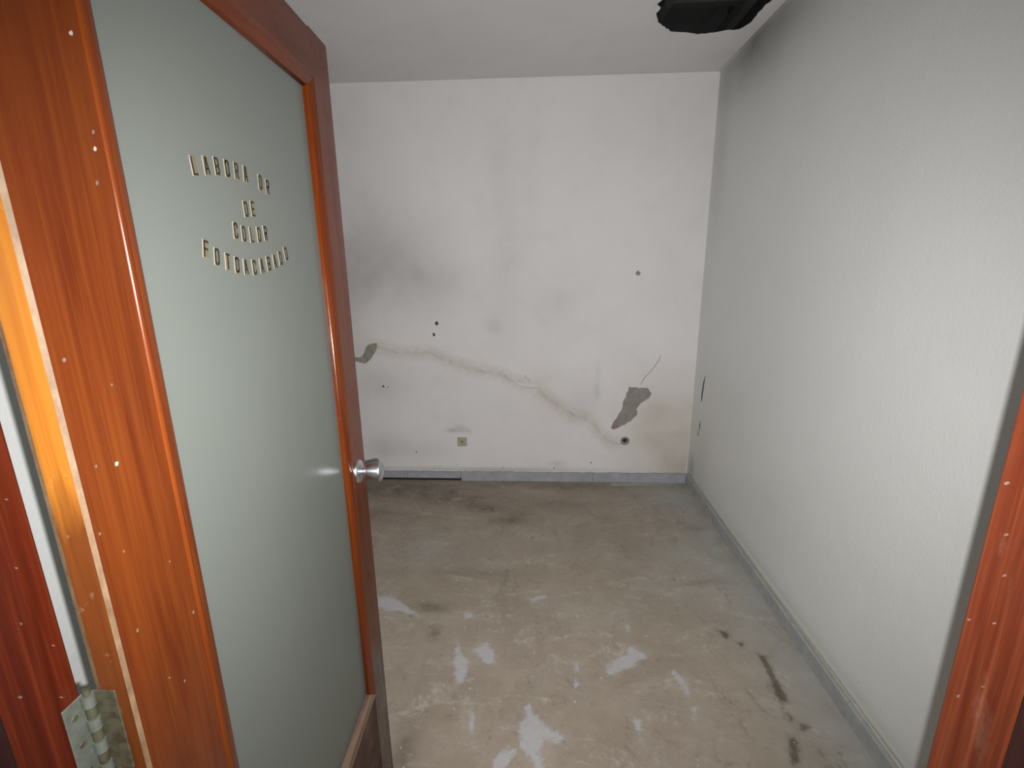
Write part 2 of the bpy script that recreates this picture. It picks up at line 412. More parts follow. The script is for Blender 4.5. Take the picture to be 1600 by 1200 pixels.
# ------------------------------------------------------------------ back wall, with chipped plaster
CHIP_R = [(0.657, 0.726), (0.727, 0.716), (0.793, 0.716), (0.82, 0.674), (0.801, 0.64), (0.746, 0.601), (0.719, 0.561), (0.727, 0.517), (0.686, 0.468), (0.6, 0.419), (0.567, 0.403), (0.545, 0.414), (0.564, 0.472), (0.615, 0.552), (0.621, 0.605), (0.64, 0.648)]
CHIP_L = [(-1.345, 0.933), (-1.243, 0.949), (-1.213, 1.001), (-1.184, 1.035), (-1.122, 1.044), (-1.131, 1.001), (-1.175, 0.931), (-1.222, 0.896), (-1.285, 0.911), (-1.346, 0.919)]
CRACK = [(0.865, 0.957), (0.858, 0.918), (0.81, 0.844), (0.76, 0.785), (0.738, 0.738)]
SEAM = [(-1.124, 1.018), (-0.997, 0.983), (-0.757, 0.965), (-0.689, 0.947), (-0.622, 0.912), (-0.538, 0.886), (-0.418, 0.855), (-0.282, 0.825), (-0.18, 0.781), (-0.078, 0.737), (0.008, 0.728), (0.059, 0.657), (0.146, 0.594), (0.233, 0.531), (0.337, 0.495), (0.424, 0.441), (0.497, 0.349), (0.568, 0.297)]
def ribbon(line, wid):
    L, R = [], []
    for i, p in enumerate(line):
        a = Vector(line[max(i - 1, 0)]); b = Vector(line[min(i + 1, len(line) - 1)])
        t = (b - a).normalized(); n_ = Vector((-t.y, t.x)) * wid[i] / 2
        L.append(tuple(Vector(p) + n_)); R.append(tuple(Vector(p) - n_))
    return L + R[::-1]
def disc(cx, cy, r, n=12, j=.25, seed=0, sy=1.0):
    rr = random.Random(seed)
    return [(cx + r * (1 + rr.uniform(-j, j)) * math.cos(2 * math.pi * k / n), cy + sy * r * (1 + rr.uniform(-j, j)) * math.sin(2 * math.pi * k / n)) for k in range(n)]
holes = [roughen(CHIP_R, .022, .005, 1), roughen(CHIP_L, .022, .005, 2), ribbon(CRACK, [.002, .0045, .004, .0045, .003]),
         disc(-.689, 1.182, .012, seed=3, sy=1.2), disc(-.714, 1.103, .010, seed=4, sy=1.3), disc(.648, .320, .021, seed=5, j=.12),
         disc(.682, 1.507, .015, seed=6), disc(-.892, .221, .006, 8, seed=8), disc(.137, .100, .006, 8, seed=9), disc(.409, .145, .006, 8, seed=10), disc(-1.104, .727, .009, 9, seed=11), disc(-1.07, .722, .005, 8, seed=12)]
V, F = sheet(XL, XR, 0.0, HC, 0.028, holes)
me = bpy.data.meshes.new('wall_back')
DEP = .010
bm = bmesh.new(); bv = [bm.verts.new((a, YB, b)) for a, b in V]
for f in F: bm.faces.new([bv[i] for i in f])
bm.normal_update()
rim = [e for e in bm.edges if e.is_boundary and not all(v.co.x in (XL, XR) or v.co.z < 1e-5 or v.co.z > HC - 1e-4 or abs(v.co.x - XL) < 1e-4 or abs(v.co.x - XR) < 1e-4 for v in e.verts)]
ex = bmesh.ops.extrude_edge_only(bm, edges=rim)
for g in ex['geom']:
    if isinstance(g, bmesh.types.BMVert): g.co.y += DEP
bm.to_mesh(me); bm.free()
for p in me.polygons:
    if p.normal.y > .5: p.flip()
C = np.zeros(len(me.vertices) * 3); me.vertices.foreach_get('co', C); C = C.reshape(-1, 3); Q = C[:, [0, 2]]
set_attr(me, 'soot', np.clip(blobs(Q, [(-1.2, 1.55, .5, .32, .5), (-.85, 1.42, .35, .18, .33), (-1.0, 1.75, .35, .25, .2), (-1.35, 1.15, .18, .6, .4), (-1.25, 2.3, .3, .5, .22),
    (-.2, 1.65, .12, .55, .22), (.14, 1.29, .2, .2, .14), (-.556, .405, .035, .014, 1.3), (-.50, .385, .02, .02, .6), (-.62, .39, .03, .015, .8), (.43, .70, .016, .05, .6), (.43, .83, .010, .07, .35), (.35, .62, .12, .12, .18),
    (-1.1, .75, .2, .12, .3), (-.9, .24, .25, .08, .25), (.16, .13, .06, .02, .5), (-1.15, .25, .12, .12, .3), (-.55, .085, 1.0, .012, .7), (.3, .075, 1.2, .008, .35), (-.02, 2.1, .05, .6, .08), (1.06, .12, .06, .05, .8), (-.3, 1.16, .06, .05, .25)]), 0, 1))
set_attr(me, 'damp', np.clip(np.where((Q[:, 0] > .5) & (Q[:, 1] < .95), .55, 0) * np.clip((Q[:, 0] - .5) / .35, 0, 1) * np.clip((.95 - Q[:, 1]) / .4, 0, 1)
    + blobs(Q, [(1.02, .2, .10, .17, .75), (.82, .46, .15, .12, .35), (.9, .33, .2, .06, .3), (-1.2, 1.0, .15, .06, .3), (.04, .8, .1, .06, .25), (.1, .63, .12, .06, .35), (.3, .52, .15, .06, .3)]), 0, 1))
sgn = np.where(Q[:, 1] > np.interp(Q[:, 0], [p[0] for p in SEAM], [p[1] for p in SEAM]), 1, -1)
sd_ = pdist(Q, SEAM)
set_attr(me, 'seam', np.clip(sd_ * sgn, -.3, .3))
set_attr(me, 'seam_near', np.exp(-(sd_ / .10) ** 4))
set_attr(me, 'specks', np.clip(blobs(Q, [(-.8, .1, .8, .05, .8), (.1, .12, .6, .05, .5), (-.56, .4, .1, .05, .9), (-1.2, .7, .3, .3, .4), (.43, .75, .03, .15, .6), (-1.2, 1.5, .4, .5, .25)]), 0, 1))
wb = struct(link('wall_back', me, BACKP), 'stained white plaster back wall with a diagonal flaking seam', 'wall')

def patch(name, lo, hi, mat, parent, step=.012, amp=.004, seed=0):
    """rough recessed substrate behind a chip"""
    rr = random.Random(seed); nu = max(2, int((hi[0] - lo[0]) / step)); nv = max(2, int((hi[1] - lo[1]) / step)); bm = bmesh.new()
    g = [[bm.verts.new((lo[0] + (hi[0] - lo[0]) * i / nu, YB + DEP - rr.uniform(0, amp) - .0015 * math.sin(i * 1.3 + j * .7), lo[1] + (hi[1] - lo[1]) * j / nv)) for i in range(nu + 1)] for j in range(nv + 1)]
    for j in range(nv):
        for i in range(nu): bm.faces.new((g[j][i], g[j][i + 1], g[j + 1][i + 1], g[j + 1][i]))
    o = bm_obj(name, bm, mat, parent); return o
o = patch('exposed_cement', (.53, .39), (.835, .735), CEMENT, wb, seed=1); o['label'] = 'grey cement bared by a chip'
o = patch('exposed_cement', (-1.36, .88), (-1.11, 1.055), CHIPL, wb, seed=2); o['label'] = 'olive cement bared by a small chip'
box('crack_bed', (.70, YB + .0095, .73), (.88, YB + .02, .97), CHIPL, wb)
for q, r in (((-.689, 1.182), .03), ((-.714, 1.103), .03), ((-.892, .221), .02), ((.137, .1), .02), ((.409, .145), .02), ((-1.09, .725), .06)):
    box('anchor_hole', (q[0] - r, YB + .0095, q[1] - r), (q[0] + r, YB + .02, q[1] + r), HOLEG, wb)
box('anchor_hole', (.65, YB + .0095, 1.48), (.71, YB + .02, 1.54), CHIPL, wb)
# round conduit box mouth
bm = bmesh.new(); lathe(bm, [(.0, .030), (.006, .032), (.007, .024), (.0, .021), (-.02, .019), (-.022, 0)], (.648, YB + .001, .32), (0, -1, 0), 24)
oc = bm_obj('conduit_mouth', bm, CEMENT, wb, True)
bm = bmesh.new(); lathe(bm, [(.0, .014), (.003, .013), (.003, 0)], (.648, YB + .004, .32), (0, -1, 0), 16)
bm_obj('conduit_hole_dark', bm, BLACK, oc)  # black disc paints the dark inside the open mouth
box('conduit_bed', (.61, YB + .0235, .28), (.69, YB + .03, .36), BLACK, wb)
# yellowed blank plate with a ragged plaster rim
bm = bmesh.new(); add_box(bm, (-.578, YB - .006, .270), (-.508, YB + .002, .340), .004, 2)
oy = bm_obj('blank_outlet_plate', bm, YEL, wb); oy['label'] = 'yellowed square blanking plate low on the wall'
bm = bmesh.new(); lathe(bm, [(.0, .006), (.002, .005), (.002, 0)], (-.543, YB - .006, .305), (0, -1, 0), 12); bm_obj('screw', bm, STEEL_G, oy)
# faint square patch of paper edge
for a, b in (((.672, 2.214), (.677, 2.297)), ((.678, 2.212), (.772, 2.216))):
    box('patch_edge', (a[0], YB - .0015, a[1]), (b[0], YB + .001, b[1]), PLAIN, wb)
# lifted flakes along the seam
def flake(pts, lift, parent, mat, name='plaster_flake', y=YB):
    bm = bmesh.new(); n = len(pts); a = []
    for k, (u, v) in enumerate(pts): a.append(bm.verts.new((u, y - .001 - lift * (k % n) / n, v)))
    b = [bm.verts.new((v.co.x, v.co.y - .0025, v.co.z)) for v in a]
    bm.faces.new(a); bm.faces.new(b[::-1])
    for k in range(n): bm.faces.new((a[k], b[k], b[(k + 1) % n], a[(k + 1) % n]))
    bm_obj(name, bm, mat, parent)
flake([(-.17, .775), (-.12, .742), (-.05, .722), (.02, .728), (.0, .745), (-.06, .748), (-.11, .76)], .008, wb, BACKP)
flake([(-.085, .80), (-.05, .762), (-.035, .765), (-.06, .80), (-.075, .812)], .006, wb, PALE)
flake([(-.76, .968), (-.70, .95), (-.64, .92), (-.655, .935), (-.71, .962)], .006, wb, BACKP)
flake([(-.61, .905), (-.55, .885), (-.56, .90)], .005, wb, BACKP)
flake([(.21, .60), (.26, .54), (.33, .50), (.27, .55)], .006, wb, BACKP)
flake([(.34, .50), (.42, .445), (.40, .47)], .005, wb, BACKP)
flake([(.47, .385), (.52, .335), (.55, .315), (.51, .355)], .005, wb, BACKP)
flake([(.545, .41), (.60, .425), (.585, .442), (.56, .43)], .002, wb, cement('pinkish_brick_dust', (.30, .20, .17), 50), 'brick_fragment', YB + .007)

# ------------------------------------------------------------------ right wall with coved top
def right_wall():
    ys = np.linspace(0.25, YB, 104); R = .012
    prof = [(XR, z) for z in np.linspace(0, HC - R, 70)] + [(XR - R + R * math.cos(t), HC - R + R * math.sin(t)) for t in np.linspace(0, math.pi / 2, 9)[1:]]
    v = [(a, y, b) for y in ys for a, b in prof]; n = len(prof)
    # small gouges beside the far corner drawn below as black ribbons
    G = [(3.13, .847, 3.158, .74, .010), (3.158, .74, 3.16, .667, .007), (3.15, .53, 3.154, .43, .006)]
    f = [(j * n + i, j * n + i + 1, (j + 1) * n + i + 1, (j + 1) * n + i) for j in range(len(ys) - 1) for i in range(n - 1)]
    me = bpy.data.meshes.new('wall_right'); me.from_pydata(v, [], f)
    Q = np.array([(b, c) for a, b, c in v])
    set_attr(me, 'dark_tone', np.clip(blobs(Q, [(2.95, 2.62, .5, .16, .60), (2.75, 2.5, .35, .25, .22), (3.2, 2.3, .12, .5, .20), (2.6, 2.7, .5, .1, .4), (3.1, .25, .15, .25, .18), (3.25, .15, .06, .1, .5), (1.6, .12, 1.2, .03, .25)]), 0, 1))  # darker towards the top, the far corner and the foot
    return struct(link('wall_right', me, RIGHTP, smooth=True), 'bumpy white painted wall to the right', 'wall')
wr = right_wall()
def gouge(pts, w):
    bm = bmesh.new(); L = ribbon(pts, w)
    a = [bm.verts.new((XR + .004, y, z)) for y, z in L]; b = [bm.verts.new((XR - .0012, y, z)) for y, z in L]
    n = len(L)
    for k in range(n): bm.faces.new((a[k], b[k], b[(k + 1) % n], a[(k + 1) % n]))
    bm.faces.new(a); bm.faces.new(b[::-1])
    bm_obj('gouge', bm, BLACK, wr)  # black colour gives the shade inside the gouge; the ribbon stands proud
gouge([(3.125, .85), (3.145, .80), (3.155, .74), (3.160, .69), (3.162, .662)], [.003, .014, .019, .015, .003])
gouge([(3.148, .53), (3.150, .50), (3.155, .46)], [.004, .012, .004])
gouge([(3.165, .45), (3.168, .42)], [.006, .010])
flake([(1.095, .105), (1.108, .10), (1.108, .15), (1.10, .165), (1.094, .14)], .004, wr, PALE, 'paint_flake', YB - .006)

# ------------------------------------------------------------------ ceiling with the broken hole
HOLE = [(0.500, 2.05), (0.535, 2.20), (0.53, 2.36), (0.552, 2.472), (0.535, 2.52), (0.556, 2.60), (0.580, 2.67), (0.616, 2.721), (0.68, 2.789), (0.764, 2.805), (0.817, 2.828), (0.891, 2.815), (0.94, 2.795), (1.005, 2.790), (1.032, 2.725), (1.03, 2.667), (1.028, 2.573), (1.038, 2.50), (1.03, 2.40), (1.03, 2.2), (0.99, 2.08), (.86, 2.00), (.66, 1.98)]
hp = roughen(HOLE, .018, .004, 21)
V, F = sheet(XL, XR, 0.25, YB, .12, [hp])
bm = bmesh.new(); bv = [bm.verts.new((a, b, HC)) for a, b in V]
for f in F: bm.faces.new([bv[i] for i in f])
rim = [e for e in bm.edges if e.is_boundary and all(XL + .01 < v.co.x < XR - .01 and .26 < v.co.y < YB - .01 for v in e.verts)]
ex = bmesh.ops.extrude_edge_only(bm, edges=rim)
for g in ex['geom']:
    if isinstance(g, bmesh.types.BMVert): g.co.z += .004
me = bpy.data.meshes.new('ceiling'); bm.to_mesh(me); bm.free()
ce = struct(link('ceiling', me, CEILP), 'dull white ceiling with a broken dark hole near the wall', 'ceiling')
bm = bmesh.new()   # cavity above the hole
add_box(bm, (XL, .25, HC + .36), (XR + .1, YB + .1, HC + .40)); add_box(bm, (XR + .02, .25, HC + .02), (XR + .1, YB + .1, HC + .38)); add_box(bm, (XL, YB + .02, HC + .02), (XR + .1, YB + .1, HC + .38)); add_box(bm, (XL, .2, HC + .02), (XR + .1, .25, HC + .38)); add_box(bm, (XL - .08, .2, HC + .02), (XL, YB + .1, HC + .38))
bm_obj('ceiling_cavity', bm, VOID, ce)
for xx in (.62, 1.02): box('ceiling_batten', (xx, .3, HC + .10), (xx + .045, YB - .02, HC + .16), VOIDB, ce, .004, 1)
box('ceiling_batten', (-.6, 2.86, HC + .16), (XR, 2.92, HC + .24), VOIDB, ce, .004, 1)
bm = bmesh.new(); add_box(bm, (.70, 2.60, HC + .2), (.98, 3.2, HC + .33), .01, 1); bm_obj('cavity_block', bm, VOIDB, ce)
flake([(0.536, 2.50), (0.56, 2.53), (0.556, 2.57), (.53, 2.54)], 0, ce, CEILP, 'plaster_flake', 0)
fk = bpy.data.objects['plaster_flake.004'] if 'plaster_flake.004' in bpy.data.objects else None
for o_ in [q for q in ce.children if q.name.startswith('plaster_flake')]:
    for v in o_.data.vertices: v.co = Vector((v.co.x, v.co.z, HC - .001 - abs(v.co.y)))

# ------------------------------------------------------------------ other walls (out of view, close the room)
T = .12
struct(box('wall_left', (XL - T, .25, 0), (XL, YB, HC), PLAIN), 'white wall hidden behind the open door', 'wall')
bm = bmesh.new()
add_box(bm, (XL, .24, 0), (-.515, .375, HC)); add_box(bm, (XL, .375, 0), (-1.0, 1.1, HC)); add_box(bm, (-.515, .24, 2.14), (.44, .375, HC)); add_box(bm, (.44, .24, 0), (XR, .385, HC))
struct(bm_obj('wall_front', bm, PLAIN), 'white wall around the doorway beside the door hinges', 'wall')
# hall where the photographer stands
bm = bmesh.new(); add_box(bm, (-1.3, -2.0, -.05), (1.3, .25, 0)); struct(bm_obj('floor_hall', bm, FLOORM), 'hall floor in front of the doorway', 'floor')
bm = bmesh.new(); add_box(bm, (-1.3, -2.0, HC), (1.3, .25, HC + .05)); struct(bm_obj('ceiling_hall', bm, HALLP), 'hall ceiling in front of the doorway', 'ceiling')
for nm, lo, hi in (('wall_hall_left', (-1.35, -2.0, 0), (-1.3, .24, HC)), ('wall_hall_right', (1.3, -2.0, 0), (1.35, .24, HC)), ('wall_hall_rear', (-1.35, -2.05, 0), (1.35, -2.0, HC))):
    struct(box(nm, lo, hi, HALLP), 'hall wall behind the doorway ' + nm.split('_')[-1] + ' of the viewer', 'wall')
box_ = bpy.data.objects['wall_hall_rear']; box_['label'] = 'hall wall behind the viewer facing the doorway'

# ------------------------------------------------------------------ skirting
def base(name, label):
    o = bpy.data.objects.new(name, None); COL.objects.link(o); return struct(o, label, 'baseboard')
bb = base('baseboard_back', 'low blue-grey cement skirting along the back wall'); bb.location = (0, YB, 0)
for a, b, z0, mt in ((XL, -.965, .020, SKIRT), (-.962, -.562, .020, SKIRT), (-.558, -.243, .0, SKIRT), (-.239, .42, .0, SKIRT), (.422, 1.098, .0, SKIRT)):
    bm = bmesh.new(); rr = random.Random(int(a * 100)); n = max(4, int((b - a) / .03)); tp = []
    for k in range(n + 1):
        tp.append((a + (b - a) * k / n, .069 + rr.uniform(-.003, .003)))
    pts = [(a, z0), (b, z0)] + tp[::-1]
    prism(bm, pts, lambda u, v, w: Vector((u, w, v)), -.017 + rr.uniform(-.002, .002), .001)
    bm_obj('skirting_piece', bm, mt, bb)
box('skirting_gap_strip', (XL, -.010, 0), (-.56, .001, .022), GAPSHADE, bb)  # brown strip; shadow of the gap under the raised pieces is in its colour
br = base('baseboard_right', 'grey-green cement skirting along the right wall'); br.location = (XR, 0, 0)
for a, b in ((.39, 1.42), (1.424, 2.33), (2.334, 3.308)):
    bm = bmesh.new()
    prism(bm, [(0.001, 0), (-.016, 0), (-.016, .066), (-.012, .072), (0.001, .072)], lambda u, v, w: Vector((u, w, v)), a, b)
    bm_obj('skirting_piece', bm, SKIRT2, br)
YSTR = cement('yellowed_caulk', (.40, .37, .26), 60)
rr = random.Random(5); bm = bmesh.new(); pts = []
for k in range(80):
    y = .40 + k * (3.30 - .40) / 79; pts.append((y, .084 + .006 * math.sin(y * 2.1) + rr.uniform(-.0015, .0015)))
L = [bm.verts.new((-.001, y, z - .006)) for y, z in pts]; M_ = [bm.verts.new((-.006, y, z)) for y, z in pts]; U = [bm.verts.new((-.001, y, z + .005)) for y, z in pts]
for k in range(79):
    bm.faces.new((L[k], M_[k], M_[k + 1], L[k + 1])); bm.faces.new((M_[k], U[k], U[k + 1], M_[k + 1]))
o = bm_obj('caulk_line', bm, YSTR, br); o['label'] = 'thin yellowed caulk line above the skirting'

# ------------------------------------------------------------------ door frame
tr1 = bpy.data.objects.new('trim_1', None); COL.objects.link(tr1); tr1.location = (JL, YL, 0)
struct(tr1, 'dark red varnished door jamb on the hinge side', 'door frame')
def jpart(par, name, lo, hi, mat, bev=.0025):
    l = Vector(par.location); return box(name, Vector(lo) - l, Vector(hi) - l, mat, par, bev, 2)
jpart(tr1, 'jamb_board', (JL - .04, .22, 0), (JL, YL, 2.10), JAMBW)
jpart(tr1, 'door_stop', (JL + .0002, .22, 0), (JL + .013, .309, 2.075), STOPW)
tr2 = bpy.data.objects.new('trim_2', None); COL.objects.link(tr2); tr2.location = (XJ, YJ, 0)
struct(tr2, 'scuffed reddish brown door jamb on the latch side', 'door frame')
jpart(tr2, 'jamb_board', (XJ, .22, 0), (XJ + .045, YJ, 2.10), JAMBR)
jpart(tr2, 'door_stop', (XJ - .013, .22, 0), (XJ - .0002, .322, 2.075), STOPW)
tr3 = bpy.data.objects.new('trim_3', None); COL.objects.link(tr3); tr3.location = (0, YL, 2.09)
struct(tr3, 'varnished head of the door frame', 'door frame')
jpart(tr3, 'jamb_board', (JL - .04, .22, 2.10), (XJ + .045, YL, 2.14), JAMBW)
def speck_yz(par, x, y, z, s, seed, sx=1):
    rr = random.Random(seed); n = 6; bm = bmesh.new(); l = Vector(par.location)
    ring = [(s * .8 * rr.uniform(.4, 1.2) * math.cos(2 * math.pi * k / n) - .5 * s * math.sin(2 * math.pi * k / n), s * 1.5 * rr.uniform(.6, 1.2) * math.sin(2 * math.pi * k / n)) for k in range(n)]
    prism(bm, ring, lambda u, v, w: Vector((x + w, y + u, z + v)) - l, -.0002 * sx, .0012 * sx)
    bm_obj('paint_speck', bm, SPECK, par)
for k, (y, z, s) in enumerate([(.386, 1.402, .0016), (.376, 1.36, .0014), (.388, 1.267, .0012), (.369, 1.326, .0012), (.367, 1.281, .0012), (.38, 1.19, .0012), (.362, 1.22, .001)]): speck_yz(tr2, XJ, y, z, s, k, -1)
for k, (y, z, s) in enumerate([(.333, 1.206, .0014), (.37, 1.228, .0012), (.359, 1.322, .0009), (.364, 1.172, .0014), (.367, 1.386, .0009), (.35, 1.27, .0009)]): speck_yz(tr1, JL, y, z, s, k, 1)

# ------------------------------------------------------------------ door: local axes  s (along the leaf), n (out of the lettered face), z
door = bpy.data.objects.new('door_1', None); COL.objects.link(door)
door.location = (XH, YH, 0); door.rotation_euler = (0, 0, ANG)
struct(door, 'open varnished wooden door with frosted glass and gold lettering', 'door')
# local frame: x = s, y = -n (so the lettered face is y = 0 and the back y = +TH)
TH = .036
A = lambda s, n, z: Vector((s, -n, z))
# hinge stile: profile in (s, n), worn arrises on the hinge edge
bm = bmesh.new()
SL, SR, ZB, ZT = .115, .700, .400, 1.962      # glazing opening at face level
prof = [(.0036, 0), (SL, 0), (SL, -TH), (.0014, -TH), (0, -TH + .0055), (0, -.0030)]
prism(bm, prof, A, .008, DH, [0, 0, 0, 2, 1, 2])
bm_obj('stile', bm, [MAHOG, EDGEW, ARRIS], door)
# lock stile: the foot is worn bare
bm = bmesh.new()
prof = [(SR, 0), (DW - .003, 0), (DW, -.003), (DW, -TH + .003), (DW - .003, -TH), (SR, -TH)]
prism(bm, prof, A, .008, DH); bm_obj('stile', bm, MAHOG_LOCK, door)
bm = bmesh.new(); prism(bm, [(ZT, 0), (DH - .003, 0), (DH, -.003), (DH, -TH), (ZT, -TH)], lambda u, v, w: A(w, v, u), SL, SR); bm_obj('rail', bm, MAHOG_RAIL, door)
bm = bmesh.new(); prism(bm, [(.008, 0), (ZB, 0), (ZB, -TH), (.008, -TH)], lambda u, v, w: A(w, v, u), SL, SR); bm_obj('rail', bm, MAHOG_RAIL_WORN, door)
# glass
bm = bmesh.new(); add_box(bm, (SL + .012, .0145, ZB + .012), (SR - .012, .0185, ZT - .012)); bm_obj('glass_pane', bm, GLASS, door)
# glazing beads: rounded mouldings from the face down to the glass (profile: t inwards, n depth)
def bead_prof():
    pr = [(-.003, -.001), (-.002, .0012), (0, .0022), (.003, .0022), (.005, .0008), (.0062, .0002)]   # small outer round
    for k in range(9):
        a = math.radians(95 - k * 10.5); pr.append((.0085 + .0185 * math.cos(a), -.0125 + .0128 * math.sin(a)))
    pr += [(.0275, -.0130), (.028, -.0148)]
    return pr
BP = bead_prof()
def bead(side, mat):
    bm = bmesh.new(); n = len(BP); rows = []
    for end in (0, 1):
        row = []
        for t, nn in BP:
            if side == 'L': s, z = SL + t, (ZB + t if end == 0 else ZT - t)
            elif side == 'R': s, z = SR - t, (ZB + t if end == 0 else ZT - t)
            elif side == 'T': z, s = ZT - t, (SL + t if end == 0 else SR - t)
            else: z, s = ZB + t, (SL + t if end == 0 else SR - t)
            row.append(bm.verts.new(A(s, nn, z)))
        rows.append(row)
    for k in range(n - 1): bm.faces.new((rows[0][k], rows[0][k + 1], rows[1][k + 1], rows[1][k]))
    bm.faces.new((rows[0][0], rows[0][-1], rows[1][-1], rows[1][0])); bm.faces.new(rows[0]); bm.faces.new(rows[1][::-1])
    o = bm_obj('glazing_bead', bm, mat, door)
    for p in o.data.polygons: p.use_smooth = len(p.vertices) == 4
    o.data.set_sharp_from_angle(angle=math.radians(50))
    return o
bead('L', MAHOG); bead('R', MAHOG); bead('T', MAHOG_RAIL)
o = bead('B', BEAD_WORN_LIT); o['label'] = 'worn pale glazing bead at the bottom of the glass'
# white paint specks on the hinge stile
for k, (s, z, r) in enumerate([(.045, 1.391, .0019), (.016, 1.504, .0018), (.009, 1.333, .0011), (.024, 1.208, .0016), (.1, 1.795, .0020), (.102, 1.712, .0014), (.1, 1.697, .0016), (.094, 1.665, .0020), (.022, 1.398, .0011), (.105, 1.164, .0014), (.05, 1.12, .001), (.07, 1.095, .0012), (.03, 1.30, .0009), (.085, 1.25, .0008), (.06, 1.47, .0008)]):
    rr = random.Random(k); n = 6; bm = bmesh.new()
    ring = [(s + r * rr.uniform(.5, 1.1) * math.cos(2 * math.pi * q / n) + .3 * r * math.sin(2 * math.pi * q / n), z + r * 1.7 * rr.uniform(.5, 1.1) * math.sin(2 * math.pi * q / n)) for q in range(n)]
    prism(bm, ring, lambda u, v, w: A(u, w, v), -.0002, .0009)
    bm_obj('paint_speck', bm, SPECKW if k in (0, 4, 6) else SPECK, door)

# ---- lettering: small gold tiles each carrying one black character
TW, THH = .0120, .0255
U = .0028   # stroke width
a, b = .0038, .0101          # half width / half height of a character
GL = {
'L': [[(-a, b), (-a, -b), (a, -b)]],
'A': [[(-a, -b), (-.0006, b), (.0006, b), (a, -b)], [(-a * .6, -b * .38), (a * .6, -b * .38)]],
'B': [[(-a, -b), (-a, b), (a * .6, b), (a, b * .72), (a, b * .25), (a * .6, 0), (-a, 0)], [(a * .6, 0), (a, -b * .25), (a, -b * .75), (a * .6, -b), (-a, -b)]],
'O': [[(-a, -b * .72), (-a, b * .72), (-a * .5, b), (a * .5, b), (a, b * .72), (a, -b * .72), (a * .5, -b), (-a * .5, -b), (-a, -b * .72)]],
'R': [[(-a, -b), (-a, b), (a * .6, b), (a, b * .72), (a, b * .22), (a * .6, 0), (-a, 0)], [(.0, 0), (a, -b)]],
'D': [[(-a, -b), (-a, b), (a * .5, b), (a, b * .72), (a, -b * .72), (a * .5, -b), (-a, -b)]],
'E': [[(a, b), (-a, b), (-a, -b), (a, -b)], [(-a, 0), (a * .7, 0)]],
'C': [[(a, b * .42), (a, b * .72), (a * .5, b), (-a * .5, b), (-a, b * .72), (-a, -b * .72), (-a * .5, -b), (a * .5, -b), (a, -b * .72), (a, -b * .42)]],
'F': [[(a, b), (-a, b), (-a, -b)], [(-a, 0), (a * .7, 0)]],
'T': [[(-a, b), (a, b)], [(0, b), (0, -b)]]}
def glyph_mesh(ch):
    bm = bmesh.new()
    for line in GL[ch]:
        for p, q in zip(line, line[1:]):
            p = Vector(p); q = Vector(q); t = (q - p).normalized(); nn = Vector((-t.y, t.x)) * U / 2; e = t * U * .42
            pts = [p - e + nn, p - e - nn, q + e - nn, q + e + nn]
            prism(bm, [(v.x, v.y) for v in pts], lambda u, v, w: Vector((u, -w, v)), .0, .0006)
    bmesh.ops.recalc_face_normals(bm, faces=bm.faces)
    me = bpy.data.meshes.new('letter_' + ch); bm.to_mesh(me); bm.free(); me.materials.append(INK); return me
bm = bmesh.new(); add_box(bm, (-TW / 2, -.0011, -THH / 2), (TW / 2, 0, THH / 2), .0004, 1)
bmesh.ops.recalc_face_normals(bm, faces=bm.faces)
bm.normal_update()
for f in bm.faces: f.material_index = 0 if abs(f.normal.y) > .9 else 1
TILE = bpy.data.meshes.new('letter_tile'); bm.to_mesh(TILE); bm.free(); TILE.materials.append(GOLD); TILE.materials.append(TEDGE)
GM = {ch: glyph_mesh(ch) for ch in GL}
ROWS = [('L', .2559, 1.7096, 5), ('A', .2826, 1.7145, 4), ('B', .3067, 1.7184, 2), ('O', .3316, 1.7198, 0), ('R', .3558, 1.7207, -2), ('A', .3804, 1.7204, -3), ('O', .4230, 1.7151, -5), ('R', .4457, 1.7110, -6),
 ('D', .3673, 1.6686, 2), ('E', .3883, 1.6711, 0), ('C', .3307, 1.6352, -4), ('O', .3517, 1.6319, -2), ('L', .3742, 1.6313, 0), ('O', .3967, 1.6331, 1), ('R', .4181, 1.6362, 3),
 ('F', .2525, 1.6070, -12), ('O', .2745, 1.5974, -9), ('T', .2986, 1.5909, -7), ('O', .3209, 1.5862, -5), ('A', .3443, 1.5832, -2), ('C', .3688, 1.5823, 0), ('A', .3927, 1.5844, 2), ('B', .4154, 1.5878, 4), ('A', .4382, 1.5918, 6), ('D', .4597, 1.5969, 7), ('O', .4827, 1.6052, 9)]
GR = .0145    # the glass lies this far behind the face; positions above are as seen on the face plane
for ch, s, z, rot in ROWS:
    # carry the point from the face plane onto the glass plane (constant offset of the recessed pane)
    k = (GR - .0011) / .43
    cs = -.372
    s2 = s + (s - cs) * k; z2 = z + (z - 1.5842) * k
    t = bpy.data.objects.new('letter_tile', TILE); COL.objects.link(t); t.parent = door
    t.location = (s2, GR, z2); t.rotation_euler = (0, math.radians(-rot), 0)
    g = bpy.data.objects.new('letter', GM[ch]); COL.objects.link(g); g.parent = t; g.location = (0, -.0011, 0)
    g['label'] = 'black capital letter ' + ch

